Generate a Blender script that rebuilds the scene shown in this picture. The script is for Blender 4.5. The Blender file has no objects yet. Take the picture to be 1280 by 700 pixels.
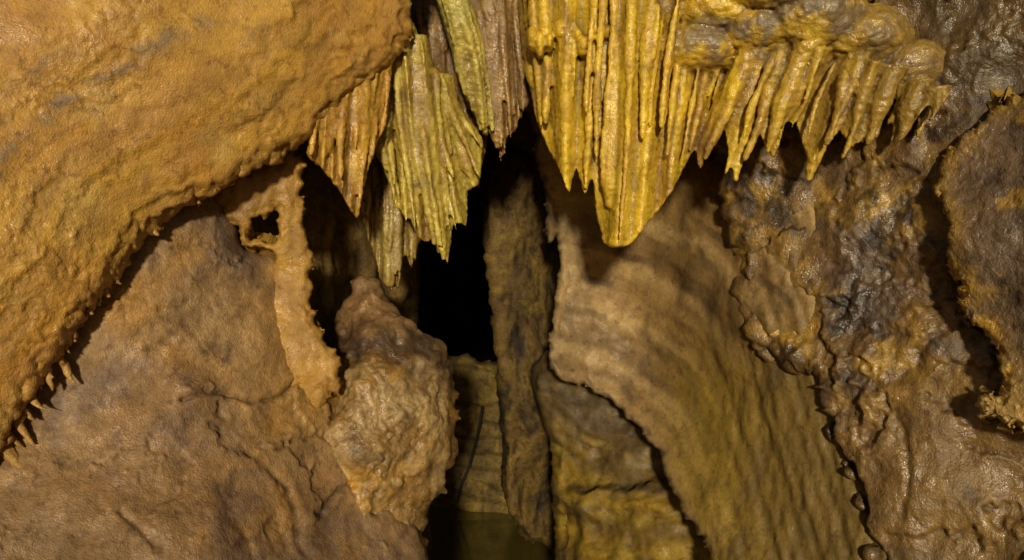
import bpy, math, numpy as np
from mathutils import Vector
F=1000.; CX=640.; CY=350.; H=1.6
scene=bpy.context.scene
# ------------------------------------------------------------------ helpers
def world(u,v,d):
    return np.stack([(u-CX)/F*d, d+0*u, H-(v-CY)/F*d],-1)
_r=np.random.RandomState(7)
PERM=_r.permutation(512); GR=_r.normal(size=(512,3)); GR/=np.linalg.norm(GR,axis=1)[:,None]
def perlin(p):
    i=np.floor(p).astype(np.int64); f=p-i; i&=511
    u=f*f*f*(f*(f*6-15)+10); r=np.zeros(p.shape[:-1])
    for a in (0,1):
        ha=PERM[(i[...,0]+a)&511]; wa=u[...,0] if a else 1-u[...,0]
        for b in (0,1):
            hb=PERM[(ha+i[...,1]+b)&511]; wb=u[...,1] if b else 1-u[...,1]
            for c in (0,1):
                h=PERM[(hb+i[...,2]+c)&511]; wc=u[...,2] if c else 1-u[...,2]
                g=GR[h]
                r+=wa*wb*wc*(g[...,0]*(f[...,0]-a)+g[...,1]*(f[...,1]-b)+g[...,2]*(f[...,2]-c))
    return r*1.7
def fbm(p,s,o=4,g=.5,off=0.,kind=0):
    """s = frequency per metre"""
    if np.isscalar(s): s=np.array([s,s,s],float)
    q=p*np.array(s)+off*13.37+5.1; r=0; a=1.; t=0
    for k in range(o):
        n=perlin(q)
        if kind==1: n=1-2*np.abs(n)
        if kind==2: n=2*np.abs(n)-.6
        r=r+a*n; t+=a; a*=g; q=q*2.03+7.7
    return r/t
def sst(a,b,x):
    t=np.clip((x-a)/(b-a),0,1); return t*t*(3-2*t)
def mix(a,b,t):
    a=np.asarray(a,float); b=np.asarray(b,float)
    return a*(1-t[...,None])+b*t[...,None]
def catmull(P,n=4):
    N=len(P); out=[]
    for i in range(N):
        p0,p1,p2,p3=P[(i-1)%N],P[i],P[(i+1)%N],P[(i+2)%N]
        if np.linalg.norm(p2-p1)>250: out.append(p1); continue
        for k in range(n):
            t=k/n
            out.append(.5*((2*p1)+(-p0+p2)*t+(2*p0-5*p1+4*p2-p3)*t*t+(-p0+3*p1-3*p2+p3)*t**3))
    return np.array(out)
def sdist(x,y,P):
    d=np.full(x.shape,1e9); ins=np.zeros(x.shape,bool); N=len(P)
    for i in range(N):
        ax,ay=P[i]; bx,by=P[(i+1)%N]; ex,ey=bx-ax,by-ay
        L=ex*ex+ey*ey+1e-9
        t=np.clip(((x-ax)*ex+(y-ay)*ey)/L,0,1)
        d=np.minimum(d,(x-ax-t*ex)**2+(y-ay-t*ey)**2)
        if ay!=by:
            c=((ay>y)!=(by>y))&(x<(bx-ax)*(y-ay)/(by-ay)+ax); ins^=c
    return np.sqrt(d)*np.where(ins,1,-1)
def pdist(x,y,P):
    d=np.full(x.shape,1e9)
    for (ax,ay),(bx,by) in zip(P[:-1],P[1:]):
        ex,ey=bx-ax,by-ay; L=ex*ex+ey*ey+1e-9
        t=np.clip(((x-ax)*ex+(y-ay)*ey)/L,0,1)
        d=np.minimum(d,(x-ax-t*ex)**2+(y-ay-t*ey)**2)
    return np.sqrt(d)
def tps(ctrl,x,y):
    C=np.array(ctrl,float); n=len(C); P=C[:,:2]/1000.
    def phi(r2): return .5*r2*np.log(r2+1e-9)
    K=phi(((P[:,None]-P[None])**2).sum(-1))+np.eye(n)*1e-3
    A=np.zeros((n+3,n+3)); A[:n,:n]=K; A[:n,n]=1; A[:n,n+1:]=P; A[n,:n]=1; A[n+1:,:n]=P.T
    w=np.linalg.solve(A,np.r_[C[:,2],0,0,0])
    X=x/1000.;Y=y/1000.; r=w[n]+w[n+1]*X+w[n+2]*Y
    for i in range(n): r=r+w[i]*phi((X-P[i,0])**2+(Y-P[i,1])**2)
    return r
def make_mesh(name,V,Fc,C,mat):
    me=bpy.data.meshes.new(name); me.from_pydata(V.tolist(),[],Fc)
    at=me.color_attributes.new('Col','FLOAT_COLOR','POINT')
    at.data.foreach_set('color',np.c_[np.clip(C,0.001,1),np.ones(len(C))].astype(np.float32).ravel())
    me.polygons.foreach_set('use_smooth',[True]*len(me.polygons)); me.materials.append(mat); me.update()
    ob=bpy.data.objects.new(name,me); scene.collection.objects.link(ob); return ob
def layer(name,outline,ctrl,mat,disp,color,R=30,T=.12,step=2.5,jit=(3,18),thick=.3,holes=(),seed=0.,hol_k=.4,gain=1.):
    P=catmull(np.array(outline,float)); Hs=[catmull(np.array(h,float)) for h in holes]
    x0,y0=P.min(0)-3*step; x1,y1=P.max(0)+3*step
    X,Y=np.meshgrid(np.arange(x0,x1,step),np.arange(y0,y1,step))
    def sd(x,y):
        q=np.stack([x/jit[1],y/jit[1],0*x+seed],-1)
        jx=jit[0]*(perlin(q)+.4*perlin(q*2.7)); jy=jit[0]*(perlin(q+31.3)+.4*perlin(q*2.7+9))
        s=sdist(x+jx,y+jy,P)
        for h in Hs: s=np.minimum(s,-sdist(x+jx,y+jy,h))
        return s
    s=sd(X,Y); gy,gx=np.gradient(s,step); g=np.sqrt(gx**2+gy**2)+1e-6; gx/=g; gy/=g
    out=(s<0); near=out&(s>-3*step)
    X=np.where(near,X-gx*s,X); Y=np.where(near,Y-gy*s,Y)
    ss=np.clip(s,0,None)
    d=tps(ctrl,X,Y)
    c=1-np.clip(ss/R,0,1); d=d+T*(1-np.sqrt(np.clip(1-c*c,0,1)))
    W=world(X,Y,d)
    n=-np.cross(np.gradient(W,axis=1),np.gradient(W,axis=0)); n/=np.linalg.norm(n,axis=-1)[...,None]+1e-9
    dp=disp(X,Y,W,ss); dp=dp*(.25+.75*sst(0,8,ss)); W2=W+n*dp[...,None]
    C=color(X,Y,W,ss,dp)*gain
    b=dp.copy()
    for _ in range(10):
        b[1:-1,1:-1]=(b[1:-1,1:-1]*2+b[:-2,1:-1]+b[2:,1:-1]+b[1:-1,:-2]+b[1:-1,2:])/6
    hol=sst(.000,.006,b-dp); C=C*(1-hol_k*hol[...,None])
    ny,nx=X.shape; idx=np.arange(ny*nx).reshape(ny,nx)
    inn=~out; keep=inn[:-1,:-1]|inn[1:,:-1]|inn[:-1,1:]|inn[1:,1:]
    a=idx[:-1,:-1][keep]; b=idx[1:,:-1][keep]; cc=idx[1:,1:][keep]; dd=idx[:-1,1:][keep]
    Q=np.stack([a,b,cc,dd],1)
    E=np.concatenate([Q[:,[0,1]],Q[:,[1,2]],Q[:,[2,3]],Q[:,[3,0]]])
    key=E.min(1).astype(np.int64)*(ny*nx)+E.max(1)
    _,inv,cnt=np.unique(key,return_inverse=True,return_counts=True)
    BE=E[cnt[inv.ravel()]==1]
    used=np.unique(Q); rem=-np.ones(ny*nx,int); rem[used]=np.arange(len(used))
    V=W2.reshape(-1,3)[used]; Cc=C.reshape(-1,3)[used]
    bv=np.unique(BE); k=len(V); r2=-np.ones(ny*nx,int); r2[bv]=k+np.arange(len(bv))
    sk=W2.reshape(-1,3)[bv].copy()
    dm=sk[:,1]; ux=gx.ravel()[bv]; uy=gy.ravel()[bv]
    dirn=sk-np.array([0,0,H]); dirn/=np.linalg.norm(dirn,axis=1)[:,None]
    sk+=dirn*thick; sk[:,0]+=ux*.012*dm*1.5; sk[:,2]-=uy*.012*dm*1.5
    V=np.concatenate([V,sk]); Cc=np.concatenate([Cc,C.reshape(-1,3)[bv]*.8])
    Fl=rem[Q].tolist()+np.stack([rem[BE[:,1]],rem[BE[:,0]],r2[BE[:,0]],r2[BE[:,1]]],1).tolist()
    return make_mesh(name,V,Fl,Cc,mat)

def tube(V,Fc,pts,n=9,flat=1.):
    b=len(V)
    for (u,v,d,r) in pts:
        c=world(np.array(float(u)),np.array(float(v)),d); rm=r/F*d
        for k in range(n):
            a=2*math.pi*k/n; V.append([c[0]+rm*math.cos(a),c[1]+rm*flat*math.sin(a),c[2]])
    m=len(pts)
    for i in range(m-1):
        for k in range(n):
            p=b+i*n+k; q=b+i*n+(k+1)%n; Fc.append([p,p+n,q+n,q])
    Fc.append([b+k for k in range(n)]); Fc.append([b+(m-1)*n+k for k in range(n)][::-1])
def lump(V,Fc,u,v,d,ru,rv,rd):
    b=len(V); n=16; m=9; c=world(np.array(float(u)),np.array(float(v)),d); a=ru/F*d; h=rv/F*d
    for i in range(m+1):
        th=math.pi*(.04+.92*i/m)
        for k in range(n):
            p=2*math.pi*k/n; V.append([c[0]+a*math.sin(th)*math.cos(p),c[1]+rd*math.sin(th)*math.sin(p),c[2]+h*math.cos(th)])
    for i in range(m):
        for k in range(n):
            p=b+i*n+k; q=b+i*n+(k+1)%n; Fc.append([p,p+n,q+n,q])
    Fc.append([b+k for k in range(n)]); Fc.append([b+m*n+k for k in range(n)][::-1])
def interp(P,t):
    P=np.array(P,float); L=np.r_[0,np.cumsum(np.linalg.norm(np.diff(P[:,:2],axis=0),axis=1))]; L/=L[-1]
    return np.array([np.interp(t,L,P[:,k]) for k in range(P.shape[1])])
def interp_u(P,t):
    P=np.array(P,float); L=(P[:,0]-P[0,0])/(P[-1,0]-P[0,0]); L=np.maximum.accumulate(L+np.arange(len(L))*1e-6)
    return np.array([np.interp(t,L,P[:,k]) for k in range(P.shape[1])])
def panel(V,Fc,tops,tips,t0,t1,m=90,k=16,pull=0.,shr=0.,wav=.012,off=0.,rag=.06):
    b=len(V)
    for side in (0,1):
        for i in range(m+1):
            t=i/m; A=interp(tops,t); B=interp_u(tips,t)
            jag=.5+.5*math.sin(t*47+off*3+2*math.sin(t*19+off))
            B=A+(B-A)*(1-shr-rag*jag)
            for j in range(k+1):
                s=j/k; p=A+(B-A)*s; th=(t0+(t1-t0)*s)*(.25 if i in (0,m) else 1)
                w=wav*math.sin(t*23+off)*(1-.5*s)+wav*.7*math.sin(t*51+1+off)
                d=p[2]+pull+w+(th/2 if side else -th/2)
                c=world(np.array(p[0]),np.array(p[1]),d); V.append([c[0],c[1],c[2]])
    S=(m+1)*(k+1); id=lambda sd,i,j: b+sd*S+i*(k+1)+j
    for i in range(m):
        for j in range(k):
            Fc.append([id(0,i,j),id(0,i,j+1),id(0,i+1,j+1),id(0,i+1,j)])
            Fc.append([id(1,i,j),id(1,i+1,j),id(1,i+1,j+1),id(1,i,j+1)])
        Fc.append([id(0,i,0),id(0,i+1,0),id(1,i+1,0),id(1,i,0)])
        Fc.append([id(0,i,k),id(1,i,k),id(1,i+1,k),id(0,i+1,k)])
    for j in range(k):
        Fc.append([id(0,0,j),id(1,0,j),id(1,0,j+1),id(0,0,j+1)])
        Fc.append([id(0,m,j),id(0,m,j+1),id(1,m,j+1),id(1,m,j)])
def strands(V,Fc,tops,tips,n,r0,r1,rs,bow=0.,dj=.03,lj=.12,flat=1.,seg=10,jit=3.,pull=0.,wv=(.6,1.5),out=0.,s0=0.):
    for i in range(n):
        t=(i+.5+rs.uniform(-.45,.45))/n; A=interp(tops,t); B=interp_u(tips,t)
        l=1+out-rs.uniform(0,1)**1.5*lj; B=A+(B-A)*l; dd=rs.uniform(-dj,dj)+pull; ph=rs.uniform(0,6.28); w=rs.uniform(*wv)
        a0=rs.uniform(0,s0) if s0>0 else 0; pts=[]
        for k in range(seg+1):
            s=a0+(1-a0)*k/seg; p=A+(B-A)*s
            u=p[0]+bow*math.sin(s*math.pi)+jit*math.sin(s*4+ph)*(1-s)*(.3+s)
            r=(r0+(r1-r0)*s)*w*(1+.13*math.sin(s*9+ph))
            if k==seg: r*=.5
            if k==0 and a0>0: r*=.3
            pts.append((u,p[1],p[2]+dd,r))
        tube(V,Fc,pts,flat=flat)
def fuse(name,V,Fc,mat,disp,color,vox=.0055,smooth=2):
    me=bpy.data.meshes.new('tmp'); me.from_pydata(V,[],Fc); me.update()
    ob=bpy.data.objects.new('tmp',me); scene.collection.objects.link(ob)
    m=ob.modifiers.new('r','REMESH'); m.mode='VOXEL'; m.voxel_size=vox
    m=ob.modifiers.new('s','SMOOTH'); m.factor=.5; m.iterations=smooth
    dg=bpy.context.evaluated_depsgraph_get(); ev=ob.evaluated_get(dg)
    m2=bpy.data.meshes.new_from_object(ev); bpy.data.objects.remove(ob)
    N=len(m2.vertices); co=np.empty(N*3,np.float32); m2.vertices.foreach_get('co',co); co=co.reshape(-1,3).astype(float)
    no=np.empty(N*3,np.float32); m2.vertices.foreach_get('normal',no); no=no.reshape(-1,3)
    ne=len(m2.edges); ed=np.empty(ne*2,np.int32); m2.edges.foreach_get('vertices',ed); ed=ed.reshape(-1,2)
    deg=np.bincount(ed.ravel(),minlength=N)+1e-9; sm=co.copy()
    for _ in range(14):
        acc=np.stack([np.bincount(ed[:,0],sm[ed[:,1],k],N)+np.bincount(ed[:,1],sm[ed[:,0],k],N) for k in range(3)],1)/deg[:,None]
        sm=.4*sm+.6*acc
    cav=((co-sm)*no).sum(1)
    u=CX+co[:,0]/co[:,1]*F; v=CY-(co[:,2]-H)/co[:,1]*F
    dp=disp(u,v,co); co2=co+no*dp[:,None]
    C=color(u,v,co,cav)
    m2.vertices.foreach_set('co',co2.astype(np.float32).ravel()); m2.name=name
    at=m2.color_attributes.new('Col','FLOAT_COLOR','POINT')
    at.data.foreach_set('color',np.c_[np.clip(C,0.002,1),np.ones(N)].astype(np.float32).ravel())
    m2.polygons.foreach_set('use_smooth',[True]*len(m2.polygons)); m2.materials.clear(); m2.materials.append(mat); m2.update()
    o=bpy.data.objects.new(name,m2); scene.collection.objects.link(o); return o

# ------------------------------------------------------------------ materials
def rockmat(name,rlo=.3,rhi=.6,b1=.5,b2=.4,coat=.3,var=.35,fine=170.,spec=.5):
    m=bpy.data.materials.new(name); m.use_nodes=True; nt=m.node_tree; N=nt.nodes; L=nt.links; N.clear()
    out=N.new('ShaderNodeOutputMaterial'); bs=N.new('ShaderNodeBsdfPrincipled'); L.new(bs.outputs[0],out.inputs[0])
    bs.inputs['Specular IOR Level'].default_value=spec
    tc=N.new('ShaderNodeTexCoord')
    def noise(s,d=3,r=.6,dist=0.):
        n=N.new('ShaderNodeTexNoise'); n.inputs['Scale'].default_value=s; n.inputs['Detail'].default_value=d
        n.inputs['Roughness'].default_value=r; n.inputs['Distortion'].default_value=dist; L.new(tc.outputs['Object'],n.inputs['Vector']); return n
    def mr(sock,a,b,c,d):
        x=N.new('ShaderNodeMapRange'); x.inputs[1].default_value=a; x.inputs[2].default_value=b; x.inputs[3].default_value=c; x.inputs[4].default_value=d
        L.new(sock,x.inputs[0]); return x.outputs[0]
    at=N.new('ShaderNodeAttribute'); at.attribute_name='Col'
    n1=noise(11,3,.7); n2=noise(70,3,.7); n3=noise(fine,1.5,.6)
    v1=mr(n1.outputs[0],.3,.7,1-var,1+var); v2=mr(n2.outputs[0],.3,.7,1-var*.8,1+var*.8)
    mu=N.new('ShaderNodeMath'); mu.operation='MULTIPLY'; L.new(v1,mu.inputs[0]); L.new(v2,mu.inputs[1])
    vm=N.new('ShaderNodeVectorMath'); vm.operation='SCALE'; L.new(at.outputs['Color'],vm.inputs[0]); L.new(mu.outputs[0],vm.inputs['Scale'])
    n5=noise(24,3,.75); sp=mr(n5.outputs[0],.57,.65,0.,.6)
    cm2=N.new('ShaderNodeMix'); cm2.data_type='RGBA'; cm2.blend_type='MULTIPLY'; L.new(sp,cm2.inputs[0]); L.new(vm.outputs[0],cm2.inputs[6]); cm2.inputs[7].default_value=(.5,.42,.42,1)
    L.new(cm2.outputs[2],bs.inputs['Base Color'])
    L.new(mr(n1.outputs[0],.35,.65,rhi,rlo),bs.inputs['Roughness'])
    if coat>0:
        L.new(mr(n1.outputs[0],.48,.64,0.,coat),bs.inputs['Coat Weight']); bs.inputs['Coat Roughness'].default_value=.14
    B1=N.new('ShaderNodeBump'); B1.inputs['Strength'].default_value=b1; B1.inputs['Distance'].default_value=.008; L.new(n2.outputs[0],B1.inputs['Height'])
    B2=N.new('ShaderNodeBump'); B2.inputs['Strength'].default_value=b2; B2.inputs['Distance'].default_value=.004; L.new(n3.outputs[0],B2.inputs['Height']); L.new(B1.outputs[0],B2.inputs['Normal'])
    L.new(B2.outputs[0],bs.inputs['Normal']); L.new(B2.outputs[0],bs.inputs['Coat Normal'])
    return m
M_flow=rockmat('wet_ochre_flowstone',.42,.65,.28,.7,.30,var=.18,spec=.4)
M_rock=rockmat('brown_limestone',.48,.75,.42,.75,.22,var=.27,spec=.4)
M_wet=rockmat('wet_brown_limestone',.28,.55,.6,.7,.85,var=.3)
M_wall=rockmat('smooth_tan_limestone',.5,.75,.22,.5,.12,var=.22,spec=.35)
M_drape=rockmat('wet_yellow_calcite',.28,.5,.45,.65,.75,var=.28)
M_deep=rockmat('dark_passage_limestone',.6,.85,.7,.5,0.,var=.35,spec=.25)
M_void=rockmat('unlit_passage_black',.9,1.,.5,.5,0.,var=.3,spec=.05)  # near-black, matte: paints the missing light deep in the passage

OCH=(.52,.285,.046); OCH2=(.42,.20,.036); BRN=(.28,.15,.052); PUR=(.20,.125,.085); GRY=(.17,.12,.082)
YEL=(.66,.43,.024); TAN=(.27,.16,.052)

# ------------------------------------------------------------------ flowstone curtain (upper left)
A_edge=[(516,0),(514,40),(498,72),(470,95),(445,112),(420,138),(400,158),(378,183),(345,200),(300,222),(270,240),(240,258),(212,278),(185,300),(160,332),(140,360),(118,385),(100,405),(88,432),(66,462),(45,490),(22,525),(8,560),(-10,600)]
ctA=[(-300,-300,1.85),(0,0,2.12),(500,0,2.75),(400,160,2.64),(0,560,2.16),(-300,850,1.9),(200,270,2.38),(200,100,2.30),(560,-300,2.65),(80,300,2.18),(350,60,2.50)]
def qA(W,s): return s+10*fbm(W,4,3,.5,3)+22*fbm(W,1.8,3)
def dA(X,Y,W,s):
    n=fbm(W,1.8,3); f=.026*n+.0025*fbm(W,8,4,.5,1)+.001*fbm(W,45,3,.6,2)
    q=qA(W,s); w=np.exp(-s/120)
    for c,wd,a in ((12,2.,.010),(28,3,.010),(46,3,.009),(70,4,.010),(98,5,.008),(135,5,.010),(175,6,.010),(225,6,.010),(270,7,.009),(320,8,.010)):
        z=(q-c)/wd; f+=a*(1/(1+np.exp(-z*1.5)))*(.2+1.*sst(-.4,.4,fbm(W,2.5,2,.5,c)))
    f+=.0018*np.sin(q/4.2+2*fbm(W,5,2))*(.35+w)*sst(-.4,.3,fbm(W,3,2,.5,44))
    f+=-.005*sst(.3,.6,fbm(W,14,4,.6,8,1))*sst(0,.35,fbm(W,3,2,.5,5))
    return f
def cA(X,Y,W,s,dp):
    n=fbm(W,3,4,.6,4); q=qA(W,s)
    C=mix(OCH,OCH2,sst(-.3,.5,n)); C=mix(C,(.58,.36,.09),sst(.05,.55,fbm(W,6,4,.6,9))*.8)
    C=mix(C,(.32,.165,.045),(.5+.5*np.sin(q/9+3*fbm(W,2,3)))*.5)
    C=mix(C,(.25,.125,.035),sst(.6,.98,np.sin(q/4.3+3*fbm(W,3,3)))*sst(-.1,.35,fbm(W,2.5,3,.5,29))*.6)
    st=np.exp(-((q-195)/9)**2)*sst(0,.3,fbm(W,4,3,.5,6)+.2)+.9*np.exp(-((q-290)/11)**2)*sst(-.15,.3,fbm(W,4,3,.5,7))+.6*np.exp(-((q-245)/6)**2)*sst(0,.3,fbm(W,5,3,.5,17))
    C=mix(C,(.20,.145,.10),np.clip(st,0,1)*sst(-.3,.2,fbm(W,14,4,.6,39))*.75)
    C=mix(C,(.22,.115,.03),sst(.15,.5,fbm(W,10,5,.65,19))*.45)
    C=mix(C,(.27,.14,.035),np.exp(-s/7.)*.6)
    return C
curt=layer('flowstone_curtain',[(-300,-300),(560,-300),(522,-40)]+A_edge+[(-60,700),(-120,800),(-300,850)],ctA,
  M_flow,dA,cA,R=24,T=.06,step=2.1,jit=(9,18),thick=.16,seed=1.)
V=[];Fc=[];rs=np.random.RandomState(5)
DR=[(84,458,94,480,4.5),(60,468,66,490,4),(40,500,66,514,5),(34,515,50,528,4),(22,528,42,556,5.5),(12,545,30,560,4.5),(5,560,56,609,9.),(-20,600,10,640,8)]
Ea=np.array(A_edge,float)
for i in range(34):
    t=rs.uniform(0,1)**.6; p=interp(np.c_[Ea[9:],np.zeros(len(Ea)-9)],t); L=rs.uniform(2,13)*(.25+.9*t*t)+2; a=rs.uniform(.2,1.3)
    DR.append((p[0]-2,p[1]-2,p[0]+L*math.cos(a+.3),p[1]+L*math.sin(a+.3),rs.uniform(1.8,4.5)))
for (a,b,c,d,r) in DR:
    dd=float(tps(ctA,np.array([float(a)]),np.array([float(b)]))[0])+.045; w=rs.uniform(-3,3)
    tube(V,Fc,[(a-16,b-14,dd,r*1.7),(a-3,b-3,dd-.005,r*1.3),(a*.5+c*.5+w,b*.45+d*.55+2,dd-.005,r*.8),(c,d,dd,r*.35)])
def dS(u,v,W): return .004*fbm(W,30,3)
dr=fuse('rim_drips',V,Fc,M_flow,dS,lambda u,v,W,d: mix((.32,.16,.035),(.42,.24,.06),sst(-.3,.3,fbm(W,20,3))),vox=.0035,smooth=2)
dr.parent=curt

# ------------------------------------------------------------------ boulder (lower left)
CR=[([(225,500),(262,490),(300,497),(345,502),(388,462)],3,.016),([(140,470),(190,440),(235,400)],6,.005),([(300,560),(360,610),(380,690)],5,.007),([(150,640),(200,690)],4,.008),([(395,640),(440,605),(470,640)],4,.014),([(345,560),(400,540),(430,560)],3,.010)]
def dB(X,Y,W,s):
    f=.045*fbm(W,1.8,3,.5,1)+.017*fbm(W,5,4,.5,2)+.006*fbm(W,18,5,.6,3)
    f+=-.008*sst(.4,.8,fbm(W,5,3,.5,5,1))*sst(-.2,.3,fbm(W,3,2,.5,15))
    for P,w,a in CR:
        dd=pdist(X+8*fbm(W,14,3),Y+8*fbm(W,14,3,.5,3),P); f-=a*np.exp(-(dd/w)**2); f+=a*.4*np.exp(-((dd-9)/9)**2)
    f+=.002*np.sin((X*.55+Y*.9)/6+5*fbm(W,4,3))*sst(0,.5,fbm(W,3,2,.5,9))
    g=fbm(W,2.6,6,.6,31); f+=.010*sst(.0,.06,g)*sst(-.3,.2,fbm(W,3,2,.5,41))
    return f
def cB(X,Y,W,s,dp):
    n=fbm(W,2.6,4,.6,4)
    C=mix(BRN,(.36,.215,.09),sst(-.35,.4,n)); C=mix(C,PUR,sst(-.05,.4,fbm(W,3.5,4,.6,5))*.8)
    C=mix(C,(.40,.20,.04),sst(.0,.4,fbm(W,3,4,.6,8))*.75)
    C=mix(C,(.44,.23,.042),sst(290,400,X+40*n)*sst(600,460,Y)*.75)
    C=mix(C,GRY,sst(380,260,Y+120*n)*.55*sst(160,260,X)*sst(360,320,X))
    C=mix(C,(.11,.06,.035),sst(.2,.48,fbm(W,13,5,.68,12))*.65)
    C=mix(C,(.16,.10,.06),sst(540,740,Y+120*n)*.5)  # darker foot of the boulder, light fall-off painted into the colour
    return C
ctB=[(-300,380,2.2),(0,480,2.28),(200,290,2.48),(280,230,2.68),(350,340,2.80),(220,450,2.46),(0,700,2.05),(300,700,2.35),(400,500,2.80),(330,430,2.68),(500,690,2.88),(-300,950,1.7),(120,600,2.25),(300,560,2.52)]
layer('limestone_boulder',[(-300,380),(60,330),(150,240),(250,200),(285,240),(298,296),(325,318),(366,325),(376,390),(397,430),(412,470),(440,530),(455,600),(500,640),(535,700),(560,950),(-300,950)],
  ctB,M_rock,dB,cB,R=24,T=.10,step=2.2,jit=(6,30),thick=.4,seed=2.,gain=.86)

def dC2(X,Y,W,s):
    return .020*fbm(W,6,4,.5,1)+.005*fbm(W,30,3,.6,3)+.003*np.sin((X+10*fbm(W,9,3))/3.3)*sst(420,300,Y)
def cC2(X,Y,W,s,dp):
    n=fbm(W,6,4)
    C=mix((.40,.215,.034),(.28,.145,.036),sst(-.3,.4,n)); C=mix(C,(.22,.12,.042),sst(.0,.4,fbm(W,9,3,.5,7))*.7)
    return mix(C,(.42,.22,.04),sst(300,400,Y)*.55)
layer('flowstone_column',[(262,256),(282,215),(330,185),(372,170),(378,230),(382,270),(390,320),(388,375),(401,410),(420,440),(423,475),(410,505),(388,524),(366,515),(345,478),(330,430),(328,385),(338,345),(344,318),(330,312),(303,306),(288,275)],
  [(280,235,2.66),(370,190,2.76),(388,330,2.79),(328,430,2.72),(345,430,2.72),(412,470,2.77),(380,522,2.785),(350,500,2.745),(305,300,2.70),(332,360,2.79)],
  M_flow,dC2,cC2,R=12,T=.04,step=1.8,jit=(9,18),thick=.08,holes=[[(316,280),(334,262),(349,270),(352,294),(334,303),(313,298)]],seed=3.)

# ------------------------------------------------------------------ stalagmite / popcorn rock
def dC(X,Y,W,s):
    f=.055*fbm(W,3.5,4,.5,1)+.022*fbm(W,9,4,.5,2)
    pop=sst(400,460,Y)*sst(395,430,X)*sst(-.3,.15,fbm(W,5,3,.5,11))
    f+=pop*(.011*fbm(W,24,2,.5,4,2)+.004*fbm(W,55,2,.5,5,2))
    f+=(1-pop)*.004*fbm(W,30,4,.6,6)
    return f
def cC(X,Y,W,s,dp):
    n=fbm(W,6,4,.6,4)
    C=mix((.24,.13,.036),(.38,.25,.10),sst(-.3,.3,n)); C=mix(C,(.42,.215,.03),sst(-.05,.35,fbm(W,5,4,.6,8))*.8)
    C=mix(C,(.13,.075,.03),sst(.1,.4,fbm(W,8,4,.6,18))*.75)
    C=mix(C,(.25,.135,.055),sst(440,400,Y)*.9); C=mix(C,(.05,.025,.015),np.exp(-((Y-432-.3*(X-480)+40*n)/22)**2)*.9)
    return C
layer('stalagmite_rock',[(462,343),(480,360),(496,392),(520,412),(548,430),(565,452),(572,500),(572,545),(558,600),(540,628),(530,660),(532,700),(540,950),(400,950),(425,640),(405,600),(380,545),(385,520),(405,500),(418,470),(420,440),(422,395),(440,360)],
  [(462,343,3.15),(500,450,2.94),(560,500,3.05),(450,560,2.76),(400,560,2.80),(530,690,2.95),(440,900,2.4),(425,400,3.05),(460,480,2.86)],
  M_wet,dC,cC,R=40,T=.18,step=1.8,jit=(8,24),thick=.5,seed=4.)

# ------------------------------------------------------------------ passage
def dK(a,b,c=0.):
    def f(X,Y,W,s): return a*fbm(W,3,4,.5,1+c)+b*fbm(W*np.array([1,1,.35]),14,5,.6,2+c)
    return f
def cK(c1,c2,c3=None):
    def f(X,Y,W,s,dp):
        C=mix(c1,c2,sst(-.35,.35,fbm(W,4,4,.6,3)))
        if c3 is not None: C=mix(C,c3,sst(.1,.45,fbm(W,9,4,.6,6))*.7)
        return C
    return f
layer('passage_wall',[(290,60),(536,60),(528,300),(522,440),(540,700),(560,900),(290,900)],[(300,300,3.2),(420,300,3.6),(530,300,4.3),(300,700,3.3),(530,700,4.4),(420,60,3.6),(430,600,3.6)],
  M_deep,dK(.08,.03),cK((.22,.135,.036),(.12,.07,.022),(.24,.155,.038)),R=20,T=.3,step=3.,thick=1.,seed=5.)
layer('cave_ceiling',[(300,-700),(1500,-700),(1500,100),(1000,215),(720,205),(660,190),(625,175),(590,175),(540,165),(440,150),(400,150),(300,100)],
  [(300,-700,3.6),(1500,-700,3.2),(1500,100,3.4),(640,150,3.9),(400,100,3.8),(1000,150,3.6),(640,-300,3.6)],
  M_deep,dK(.12,.04,3),cK((.10,.055,.018),(.14,.075,.025)),R=40,T=.3,step=5,thick=4.5,seed=6.)
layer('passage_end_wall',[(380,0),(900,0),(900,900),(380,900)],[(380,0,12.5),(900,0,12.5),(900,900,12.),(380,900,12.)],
  M_void,dK(.3,.1,5),cK((.005,.0035,.0025),(.003,.002,.0015)),step=7,thick=.1,seed=7.)  # passage darkness is put into the wall colour
def dL(X,Y,W,s):
    z=W[...,2]+.16*(W[...,0]+.3)+.09*fbm(W,1.6,3); ph=(z/.21)%1
    g=np.exp(-((ph-.5)/.04)**2)*-.025; x=(W[...,0]/.42+np.floor(z/.21)*.37)%1
    return g-.010*np.exp(-((x-.5)/.02)**2)+.02*np.sin(np.floor(z/.21)*2.3)+.04*fbm(W,6,5,.6)
layer('bedded_rock_ledge',[(500,470),(568,446),(600,450),(660,460),(700,500),(700,760),(500,760)],[(500,470,5.9),(660,460,5.6),(700,760,5.3),(500,760,5.5)],
  M_deep,dL,cK((.16,.10,.017),(.09,.055,.014),(.18,.115,.018)),R=8,T=.15,step=2,jit=(4,20),thick=.8,seed=8.)
V=[];Fc=[]
tube(V,Fc,[(x,y,5.35,1.7) for x,y in [(603,508),(600,530),(594,556),(586,585),(575,610),(572,628)]],n=6)
tube(V,Fc,[(568,500,5.4,1.5),(585,503,5.38,1.7),(603,508,5.35,1.7)],n=6)
C=np.tile((.012,.009,.006),(len(V),1)); make_mesh('hanging_cable',np.array(V),Fc,C,M_deep)

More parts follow.
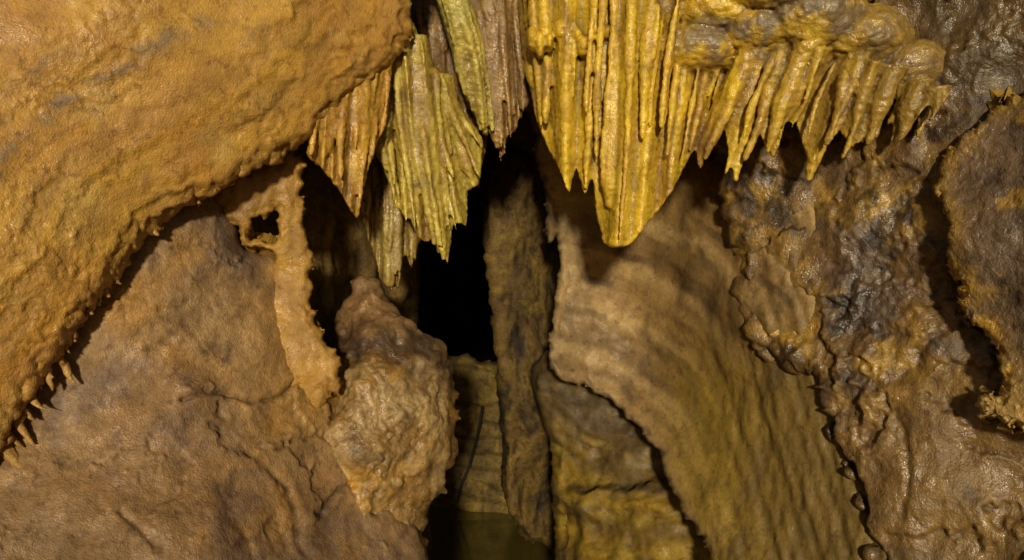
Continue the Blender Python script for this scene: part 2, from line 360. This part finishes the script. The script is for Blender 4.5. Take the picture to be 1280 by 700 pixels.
def dI(X,Y,W,s):
    return .07*fbm(W*np.array([1,1,.4]),4,4,.5,1)+.022*fbm(W,10,5,.6,2)+.008*fbm(W*np.array([1,1,.2]),28,3,.5,4,1)
def cI(X,Y,W,s,dp):
    C=mix((.14,.082,.018),(.08,.046,.014),sst(-.3,.3,fbm(W*np.array([1,1,.4]),6,4,.6)))
    C=mix(C,(.20,.13,.025),sst(.1,.45,fbm(W,10,4,.6,6))*.6); return mix(C,(.02,.013,.008),sst(.1,.4,fbm(W*np.array([1,1,.5]),7,4,.6,9))*.9)
layer('cave_pillar',[(590,120),(600,230),(603,300),(612,380),(620,450),(626,540),(628,600),(638,645),(660,678),(690,702),(760,950),(800,950),(780,100)],
  [(598,200,4.4),(640,200,4.15),(670,200,4.3),(780,200,5.2),(625,500,4.4),(655,500,4.2),(675,500,4.35),(780,600,5.2),(660,800,4.3)],
  M_deep,dI,cI,R=12,T=.2,step=2.2,jit=(5,22),thick=.8,seed=9.,hol_k=.6,gain=.9)  # gain dims the pillar colour, painted fall-off of light with depth

# ------------------------------------------------------------------ right smooth concave wall
def rad(X,Y,W): return np.hypot((X-670)*.95,(Y-690)*.86)+14*fbm(W,2.5,3,.5,3)+3*fbm(W,12,3,.5,13)
def dF(X,Y,W,s):
    r=rad(X,Y,W); f=.028*fbm(W,2.0,3,.5,1)+.004*fbm(W,12,4,.55,2)+.0015*fbm(W,40,3,.6,7)
    k=sst(960,840,X)
    for c,a in ((150,.010),(196,.012),(232,.008),(262,.012),(300,.008),(338,.012),(372,.009),(420,.01)):
        f+=k*a*(1/(1+np.exp(-(r-c)/2.2)))*sst(-.45,.15,fbm(W,3,2,.5,c))-k*a*.6*sst(c-30,c+30,r)
    f+=k*(.0035*np.sin(r/5.+2*fbm(W,2,2))+.0018*np.sin(r/2.3))*sst(-.4,.3,fbm(W,4,3,.5,8))
    for P,a in (([(706,300),(712,330),(712,350),(702,420)],.010),([(735,440),(735,485)],.006)):
        f-=a*sst(4,-4,(pdist(X+8*fbm(W,10,3),Y+8*fbm(W,10,3,.5,4),P)-3))
    rg=sst(860,960,X+.1*(Y-400)); f+=rg*(.018*fbm(W*np.array([1,1,.3]),11,5,.55,4)+.003*np.sin((X-.30*Y)/6.5+5*fbm(W,2.5,3))+.002*np.sin((X-.30*Y)/2.9+3*fbm(W,4,3)))
    return f
def cF(X,Y,W,s,dp):
    r=rad(X,Y,W); b=.5+.5*np.sin(r/17.+2*fbm(W,2,3))
    C=mix(TAN,(.16,.092,.030),b*.95); C=mix(C,(.40,.26,.10),sst(.1,.7,.6*np.sin(r/8.3)+fbm(W,5,4,.6,5))*.7)
    C=mix(C,(.08,.047,.02),sst(.3,.95,np.sin(r/5.2+1.5*fbm(W,3,3)))*.8*sst(-.3,.3,fbm(W,4,3,.5,21)))
    C=mix(C,(.42,.28,.10),sst(742,700,X+8*fbm(W,9,3))*sst(480,280,Y)*.7)
    C=mix(C,(.24,.15,.016),sst(800,890,X)*sst(360,500,Y)*.8)
    C=mix(C,(.12,.072,.018),sst(880,990,X+60*fbm(W,6,4))*sst(330,450,Y)*.75)  # darker tones low on the wall paint in light fall-off
    C=mix(C,(.07,.042,.018),sst(.1,.45,fbm(W*np.array([1,1,.5]),6,5,.65,10))*.55)
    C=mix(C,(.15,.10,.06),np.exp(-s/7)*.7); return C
layer('scalloped_cave_wall',[(668,170),(680,230),(684,270),(683,305),(698,298),(697,350),(690,400),(686,455),(700,474),(740,488),(785,520),(820,560),(835,600),(855,640),(870,665),(885,700),(900,950),(1200,950),(1200,60),(700,100)],
  [(690,200,3.62),(690,450,3.58),(740,330,3.70),(820,250,3.60),(820,450,3.58),(905,250,3.16),(930,400,3.02),(1000,480,2.86),(900,560,3.14),(1060,590,2.70),(1150,400,2.75),(1200,900,2.3),(900,900,2.8),(1200,100,2.8)],
  M_wall,dF,cF,R=8,T=.05,step=2.,jit=(5,18),thick=.3,seed=10.)
def zM(X,Y,W): return Y-.25*(X-700)+46*fbm(W,2.2,4)+.0016*(X-760)**2
def dM(X,Y,W,s):
    z=zM(X,Y,W)
    f=.07*fbm(W,3,3,.5,1)+.03*fbm(W,7,5,.55,2)+.006*np.sin(z/9)*sst(-.2,.3,fbm(W,4,2,.5,7))+.003*np.sin(z/3.7)
    f+=.06*sst(604,616,Y+.1*(X-760)+30*fbm(W,5,4))*sst(700,740,X)*sst(860,800,X)-.03*sst(640,650,Y+20*fbm(W,6,3,.5,5)); return f
def cM(X,Y,W,s,dp):
    n=fbm(W,6,4,.6); z=zM(X,Y,W)
    C=mix((.27,.16,.014),(.15,.088,.015),.5+.5*np.sin(z/11)); C=mix(C,(.40,.28,.045),sst(.3,.9,np.sin(z/7)+n)*.6*sst(-.2,.3,fbm(W,4,3,.5,8)))
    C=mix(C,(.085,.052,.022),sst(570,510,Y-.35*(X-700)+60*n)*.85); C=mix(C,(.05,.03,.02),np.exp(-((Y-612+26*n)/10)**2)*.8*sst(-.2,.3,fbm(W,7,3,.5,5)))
    C=mix(C,(.06,.037,.015),sst(.1,.4,fbm(W,6,4,.6,25))*.6); return C
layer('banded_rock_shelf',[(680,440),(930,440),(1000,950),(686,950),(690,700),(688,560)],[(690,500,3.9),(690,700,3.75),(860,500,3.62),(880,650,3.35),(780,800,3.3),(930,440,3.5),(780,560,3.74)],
  M_wall,dM,cM,R=12,T=.15,step=2.2,jit=(3,18),thick=.6,seed=11.,gain=.9)  # gain darkens the shelf colour in place of light lost with depth

# ------------------------------------------------------------------ right lumpy rock
def dG(X,Y,W,s):
    rough=sst(-.05,.3,fbm(W,3,3,.5,20))
    f=.07*fbm(W,2.4,3,.5,1)+.030*fbm(W*np.array([1,1,.6]),6,4,.5,2)+rough*(.016*fbm(W,13,4,.55,3,1)+.006*fbm(W,26,3,.5,8,2))+.003*fbm(W,40,4,.6,5)
    g=fbm(W,2.6,5,.55,33); f+=.020*sst(.0,.07,g)
    for P,w,a in (([(1030,500),(1050,560),(1075,600),(1082,660),(1100,700)],4,.055),([(1180,420),(1130,470),(1090,480)],8,.02),([(930,420),(985,462),(1030,468)],5,.025),([(1120,490),(1140,560),(1130,640)],6,.012)):
        dd=pdist(X+16*fbm(W,9,3),Y+16*fbm(W,9,3,.5,3),P); f-=a*np.exp(-(dd/w)**2)
    f-=.05*np.exp(-(((X-965)/26)**2+((Y-360)/45)**2))
    return f
def cG(X,Y,W,s,dp):
    n=fbm(W,5,4,.6,4)
    C=mix((.27,.15,.038),(.15,.08,.027),sst(-.3,.3,n)); C=mix(C,(.14,.092,.062),sst(.0,.35,fbm(W,4,4,.6,7))*.85)
    C=mix(C,(.46,.265,.036),sst(.0,.35,fbm(W,6,4,.6,9))*.8*sst(560,440,Y)*sst(1220,1100,X)); C=mix(C,(.03,.018,.011),sst(.05,.32,fbm(W,5,5,.65,12))*.85)
    C=mix(C,(.27,.155,.048),sst(470,540,Y+40*n)*sst(1040,1080,X)*.6)
    for P in ([(1030,500),(1050,560),(1075,600),(1082,660),(1100,700)],): C=mix(C,(.03,.018,.01),np.exp(-(pdist(X+16*fbm(W,9,3),Y+16*fbm(W,9,3,.5,3),P)/7)**2)*.8)
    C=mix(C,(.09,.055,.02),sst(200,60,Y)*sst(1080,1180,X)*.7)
    return C
ctG=[(870,100,3.05),(915,300,3.05),(1050,330,2.76),(1025,470,2.80),(1200,400,2.5),(1280,620,2.35),(1100,650,2.57),(1100,100,2.74),(1280,0,2.45),(1600,-300,1.9),(1600,950,1.8),(900,-300,2.8),(1230,250,2.50),(1120,520,2.60)]
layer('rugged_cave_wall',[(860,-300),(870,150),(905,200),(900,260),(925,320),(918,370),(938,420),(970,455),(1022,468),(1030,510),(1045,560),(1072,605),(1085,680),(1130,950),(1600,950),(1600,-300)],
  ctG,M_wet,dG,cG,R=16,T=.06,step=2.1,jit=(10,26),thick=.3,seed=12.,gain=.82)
def dH(X,Y,W,s): return .035*fbm(W,4,3,.5,1)+.012*fbm(W,11,4,.55,2)+.004*fbm(W,45,3,.6,5)
def cH(X,Y,W,s,dp):
    n=fbm(W,6,4,.6,4); C=mix((.14,.088,.052),(.08,.05,.032),sst(-.3,.3,n)); C=mix(C,(.42,.235,.035),np.clip(sst(.1,.4,fbm(W,6,4,.6,9))*.6+np.exp(-s/13)*sst(-.5,.1,fbm(W,9,3,.5,3))*1.1,0,.95))
    return mix(C,(.42,.26,.08),sst(465,500,Y))
oH=[(1290,110),(1215,160),(1180,190),(1170,240),(1190,280),(1183,320),(1196,355),(1203,398),(1232,420),(1250,450),(1256,484),(1222,498),(1226,518),(1262,530),(1300,545),(1600,620),(1600,60)]
cp=np.array([(1180,250),(1250,480),(1225,510),(1290,540),(1600,620),(1600,60),(1290,110),(1250,300),(1400,300)],float)
dd=tps(ctG,cp[:,0],cp[:,1])-np.array([.10,.14,.14,.17,.25,.1,.08,.14,.2])
layer('overhanging_rock_ledge',oH,[(a,b,c) for (a,b),c in zip(cp,dd)],
  M_wet,dH,cH,R=12,T=.045,step=1.7,jit=(8,12),thick=.05,seed=13.)

# ------------------------------------------------------------------ stalactites and draperies
def dripdisp(a=.010,b=.0010):
    def f(u,v,W): return a*fbm(W,10,4,.55,1)+b*np.sin(W[:,2]*230+9*fbm(W,9,3)+W[:,0]*90)+.0022*fbm(W,50,2)
    return f
def dripcol(c1,c2,c3,sc=1.):
    def f(u,v,W,cav):
        Ws=W*np.array([1,1,.3])*sc
        C=mix(c1,c2,sst(-.3,.35,fbm(Ws,14,4,.6,2))); C=mix(C,c3,sst(.0,.4,fbm(Ws,8,4,.6,5))*.9)
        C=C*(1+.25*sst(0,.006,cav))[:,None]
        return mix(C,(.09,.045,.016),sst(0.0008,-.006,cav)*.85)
    return f
rs=np.random.RandomState(11)
def stal(name,tops,tips,n,r0,r1,col,th=.12,dj=.02,bow=0.,off=0.,rag=.05):
    V=[];Fc=[]
    panel(V,Fc,tops,tips,th,.04,m=70,off=off,wav=.024,rag=rag,pull=.012)
    strands(V,Fc,tops,tips,n,r0,r1,rs,dj=dj,lj=.5,pull=-th*.30,bow=bow,jit=8,s0=.3)
    strands(V,Fc,tops,tips,n,r0*.6,r1*.8,rs,dj=dj,lj=.6,pull=-th*.36,bow=bow,jit=9,s0=.5)
    strands(V,Fc,tops,tips,max(3,n//3),r0*2.1,r1*2.,rs,dj=.02,lj=.22,pull=-th*.12,bow=bow,jit=8)
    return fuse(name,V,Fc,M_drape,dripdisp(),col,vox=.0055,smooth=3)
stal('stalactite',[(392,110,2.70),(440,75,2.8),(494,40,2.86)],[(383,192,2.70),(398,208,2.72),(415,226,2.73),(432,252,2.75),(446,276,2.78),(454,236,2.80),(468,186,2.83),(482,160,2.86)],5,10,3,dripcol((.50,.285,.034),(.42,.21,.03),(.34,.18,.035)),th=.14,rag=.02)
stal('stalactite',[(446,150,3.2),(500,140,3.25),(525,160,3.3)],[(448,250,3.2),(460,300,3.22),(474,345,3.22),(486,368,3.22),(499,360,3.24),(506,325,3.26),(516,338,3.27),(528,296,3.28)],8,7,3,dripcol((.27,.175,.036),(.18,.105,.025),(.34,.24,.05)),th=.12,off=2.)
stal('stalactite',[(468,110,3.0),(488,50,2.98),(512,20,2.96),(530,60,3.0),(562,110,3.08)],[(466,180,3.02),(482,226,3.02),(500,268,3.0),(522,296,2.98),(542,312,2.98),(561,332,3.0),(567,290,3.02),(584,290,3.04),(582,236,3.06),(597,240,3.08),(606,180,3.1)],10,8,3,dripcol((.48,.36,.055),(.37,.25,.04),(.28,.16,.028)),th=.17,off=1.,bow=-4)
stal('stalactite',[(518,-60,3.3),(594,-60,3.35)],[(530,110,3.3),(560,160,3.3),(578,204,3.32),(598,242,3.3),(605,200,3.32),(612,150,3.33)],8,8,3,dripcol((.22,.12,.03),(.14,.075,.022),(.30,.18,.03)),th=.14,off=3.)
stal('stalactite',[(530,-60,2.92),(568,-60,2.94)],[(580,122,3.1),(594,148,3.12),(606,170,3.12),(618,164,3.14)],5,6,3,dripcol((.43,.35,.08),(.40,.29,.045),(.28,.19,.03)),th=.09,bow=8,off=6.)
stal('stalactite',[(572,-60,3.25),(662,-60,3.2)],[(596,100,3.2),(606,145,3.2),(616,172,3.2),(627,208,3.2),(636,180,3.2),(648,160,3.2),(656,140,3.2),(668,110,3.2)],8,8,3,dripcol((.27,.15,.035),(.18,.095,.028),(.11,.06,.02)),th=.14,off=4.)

# big drapery: fused curtains of ribs
V=[];Fc=[]
tops=[(636,-160,3.05),(700,-170,2.85),(800,-170,2.75),(900,-140,2.72),(985,-90,2.72)]
tips=[(652,60,3.1),(668,140,3.05),(684,182,3.0),(698,210,2.96),(712,244,2.94),(720,206,2.92),(731,244,2.9),(741,216,2.88),(747,266,2.86),(754,304,2.83),(770,309,2.81),(788,304,2.8),(806,284,2.8),(828,256,2.8),(850,222,2.82),(862,196,2.83),(884,165,2.84),(918,115,2.84)]
panel(V,Fc,tops,tips,.14,.04,m=140,k=18,wav=.034,pull=.02,rag=.0)
strands(V,Fc,tops,tips,18,9,3.4,rs,dj=.03,lj=.32,seg=14,pull=-.035,jit=12,out=-.01,wv=(.5,1.6))
strands(V,Fc,tops,tips,6,16,9.,rs,dj=.03,lj=.15,seg=14,pull=-.01,jit=12,out=-.02)
strands(V,Fc,tops,[(a,b-40,c) for a,b,c in tips],20,5.,2.2,rs,dj=.03,lj=.6,seg=12,pull=-.06,jit=12,s0=.75,wv=(.6,1.8))
for i in range(17):
    uu=664+i*11+rs.uniform(-3,3); lump(V,Fc,uu,46+8*math.sin(i*1.3)+rs.uniform(-5,5),2.90-.0008*(uu-662),rs.uniform(5,9),rs.uniform(8,18),.05)
for (u,v,d,a,b,c) in [(872,62,2.74,56,34,.12),(905,10,2.72,70,44,.14),(835,12,2.76,50,30,.10),(960,40,2.68,60,34,.13),(1015,26,2.64,70,42,.16),(1080,48,2.62,60,38,.13),(1140,82,2.60,44,30,.10),(1000,-40,2.6,120,60,.2)]:
    lump(V,Fc,u,v,d+.04,a,b,c)
tp=[(925,55,2.76),(990,55,2.68),(1050,62,2.64),(1110,80,2.60),(1190,118,2.57)]
ti=[(862,200,2.84),(868,238,2.82),(882,196,2.81),(895,176,2.8),(914,252,2.76),(930,200,2.75),(940,182,2.73),(960,220,2.71),(974,180,2.7),(986,172,2.69),(1008,230,2.67),(1026,194,2.66),(1038,180,2.66),(1060,210,2.64),(1076,175,2.64),(1088,196,2.64),(1102,164,2.63),(1118,186,2.62),(1134,160,2.6),(1146,178,2.58),(1166,158,2.56)]
panel(V,Fc,tp,[(a+6,b-22,c) for a,b,c in ti],.12,.035,m=130,k=12,wav=.030,pull=.015,off=3.3,rag=.02)
strands(V,Fc,tp,ti,12,16,4.,rs,dj=.05,lj=.14,seg=10,pull=-.01,jit=8,flat=1.1,wv=(.6,1.25))
strands(V,Fc,tp,[(a+8,b-10,c) for a,b,c in ti],15,7.,2.8,rs,dj=.04,lj=.5,seg=10,pull=-.05,jit=10,flat=1.3,s0=.3)
def cE(u,v,W,cav):
    Ws=W*np.array([1,1,.25]); n=fbm(Ws,15,4,.6,2)
    C=mix(YEL,(.53,.31,.028),sst(-.3,.35,n)); C=mix(C,(.28,.15,.03),sst(.0,.35,fbm(Ws,10,4,.6,5))*.9)
    C=mix(C,(.36,.215,.034),sst(880,1000,u+40*n)*.65)
    C=mix(C,(.17,.12,.07),sst(-.1,.25,fbm(W,6,4,.6,7))*sst(115,60,v)*sst(830,870,u)*.9)
    C=mix(C,(.19,.11,.03),sst(1020,1130,u+40*n)*.65)
    C=mix(C,(.12,.055,.015),sst(676,655,u+10*n)*.6)
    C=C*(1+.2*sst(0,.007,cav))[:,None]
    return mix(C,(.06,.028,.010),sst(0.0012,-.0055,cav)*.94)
def dE(u,v,W): 
    top=sst(100,50,v)*sst(820,870,u)
    return .010*fbm(W,10,4,.5,1)+.0009*np.sin(W[:,2]*230+8*fbm(W,9,3))+top*(.022*fbm(W,10,4,.5,6)+.005*fbm(W,34,3,.5,8,2))+.002*fbm(W,55,2)
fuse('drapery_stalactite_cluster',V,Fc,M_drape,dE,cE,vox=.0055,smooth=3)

# ------------------------------------------------------------------ water
wx,wy=np.meshgrid(np.linspace(-3,3,60),np.linspace(2.2,11,90)); ny,nx=wx.shape
W=np.stack([wx,wy,.003*perlin(np.stack([wx*3,wy*3,0*wx],-1))],-1).reshape(-1,3); idx=np.arange(nx*ny).reshape(ny,nx)
Q=np.stack([idx[:-1,:-1],idx[:-1,1:],idx[1:,1:],idx[1:,:-1]],-1).reshape(-1,4).tolist()
wm=bpy.data.materials.new('murky_water'); wm.use_nodes=True; b=wm.node_tree.nodes['Principled BSDF']
b.inputs['Base Color'].default_value=(.13,.095,.018,1); b.inputs['Roughness'].default_value=.05; b.inputs['IOR'].default_value=1.33
nn=wm.node_tree.nodes.new('ShaderNodeTexNoise'); nn.inputs['Scale'].default_value=9; bp=wm.node_tree.nodes.new('ShaderNodeBump'); bp.inputs['Strength'].default_value=.12; bp.inputs['Distance'].default_value=.02
wm.node_tree.links.new(nn.outputs[0],bp.inputs['Height']); wm.node_tree.links.new(bp.outputs[0],b.inputs['Normal'])
make_mesh('water',W,Q,np.tile((.05,.05,.02),(len(W),1)),wm)

# ------------------------------------------------------------------ camera, light, world
cam=bpy.data.cameras.new('camera'); cam.lens=36*F/1280; cam.sensor_width=36; cam.clip_end=200; cam.clip_start=.05
co=bpy.data.objects.new('camera',cam); co.location=(0,0,H); co.rotation_euler=(math.radians(90),0,0); scene.collection.objects.link(co); scene.camera=co
el=math.radians(9); az=math.radians(0)
sun=bpy.data.lights.new('sun','SUN'); sun.energy=3.4; sun.angle=math.radians(4); sun.color=(1,.91,.68)
so=bpy.data.objects.new('sun',sun); so.rotation_euler=Vector((math.sin(az)*math.cos(el),math.cos(az)*math.cos(el),-math.sin(el))).to_track_quat('-Z','Y').to_euler(); so.location=(0,-3,4); scene.collection.objects.link(so)
w=bpy.data.worlds.new('World'); scene.world=w; w.use_nodes=True; nt=w.node_tree
sk=nt.nodes.new('ShaderNodeTexSky'); sk.sky_type='NISHITA'; sk.sun_disc=False; sk.sun_elevation=el; sk.sun_rotation=math.pi+az
bg=nt.nodes['Background']; nt.links.new(sk.outputs[0],bg.inputs[0]); bg.inputs[1].default_value=.03
scene.view_settings.view_transform='Standard'; scene.view_settings.look='None'; scene.view_settings.exposure=0
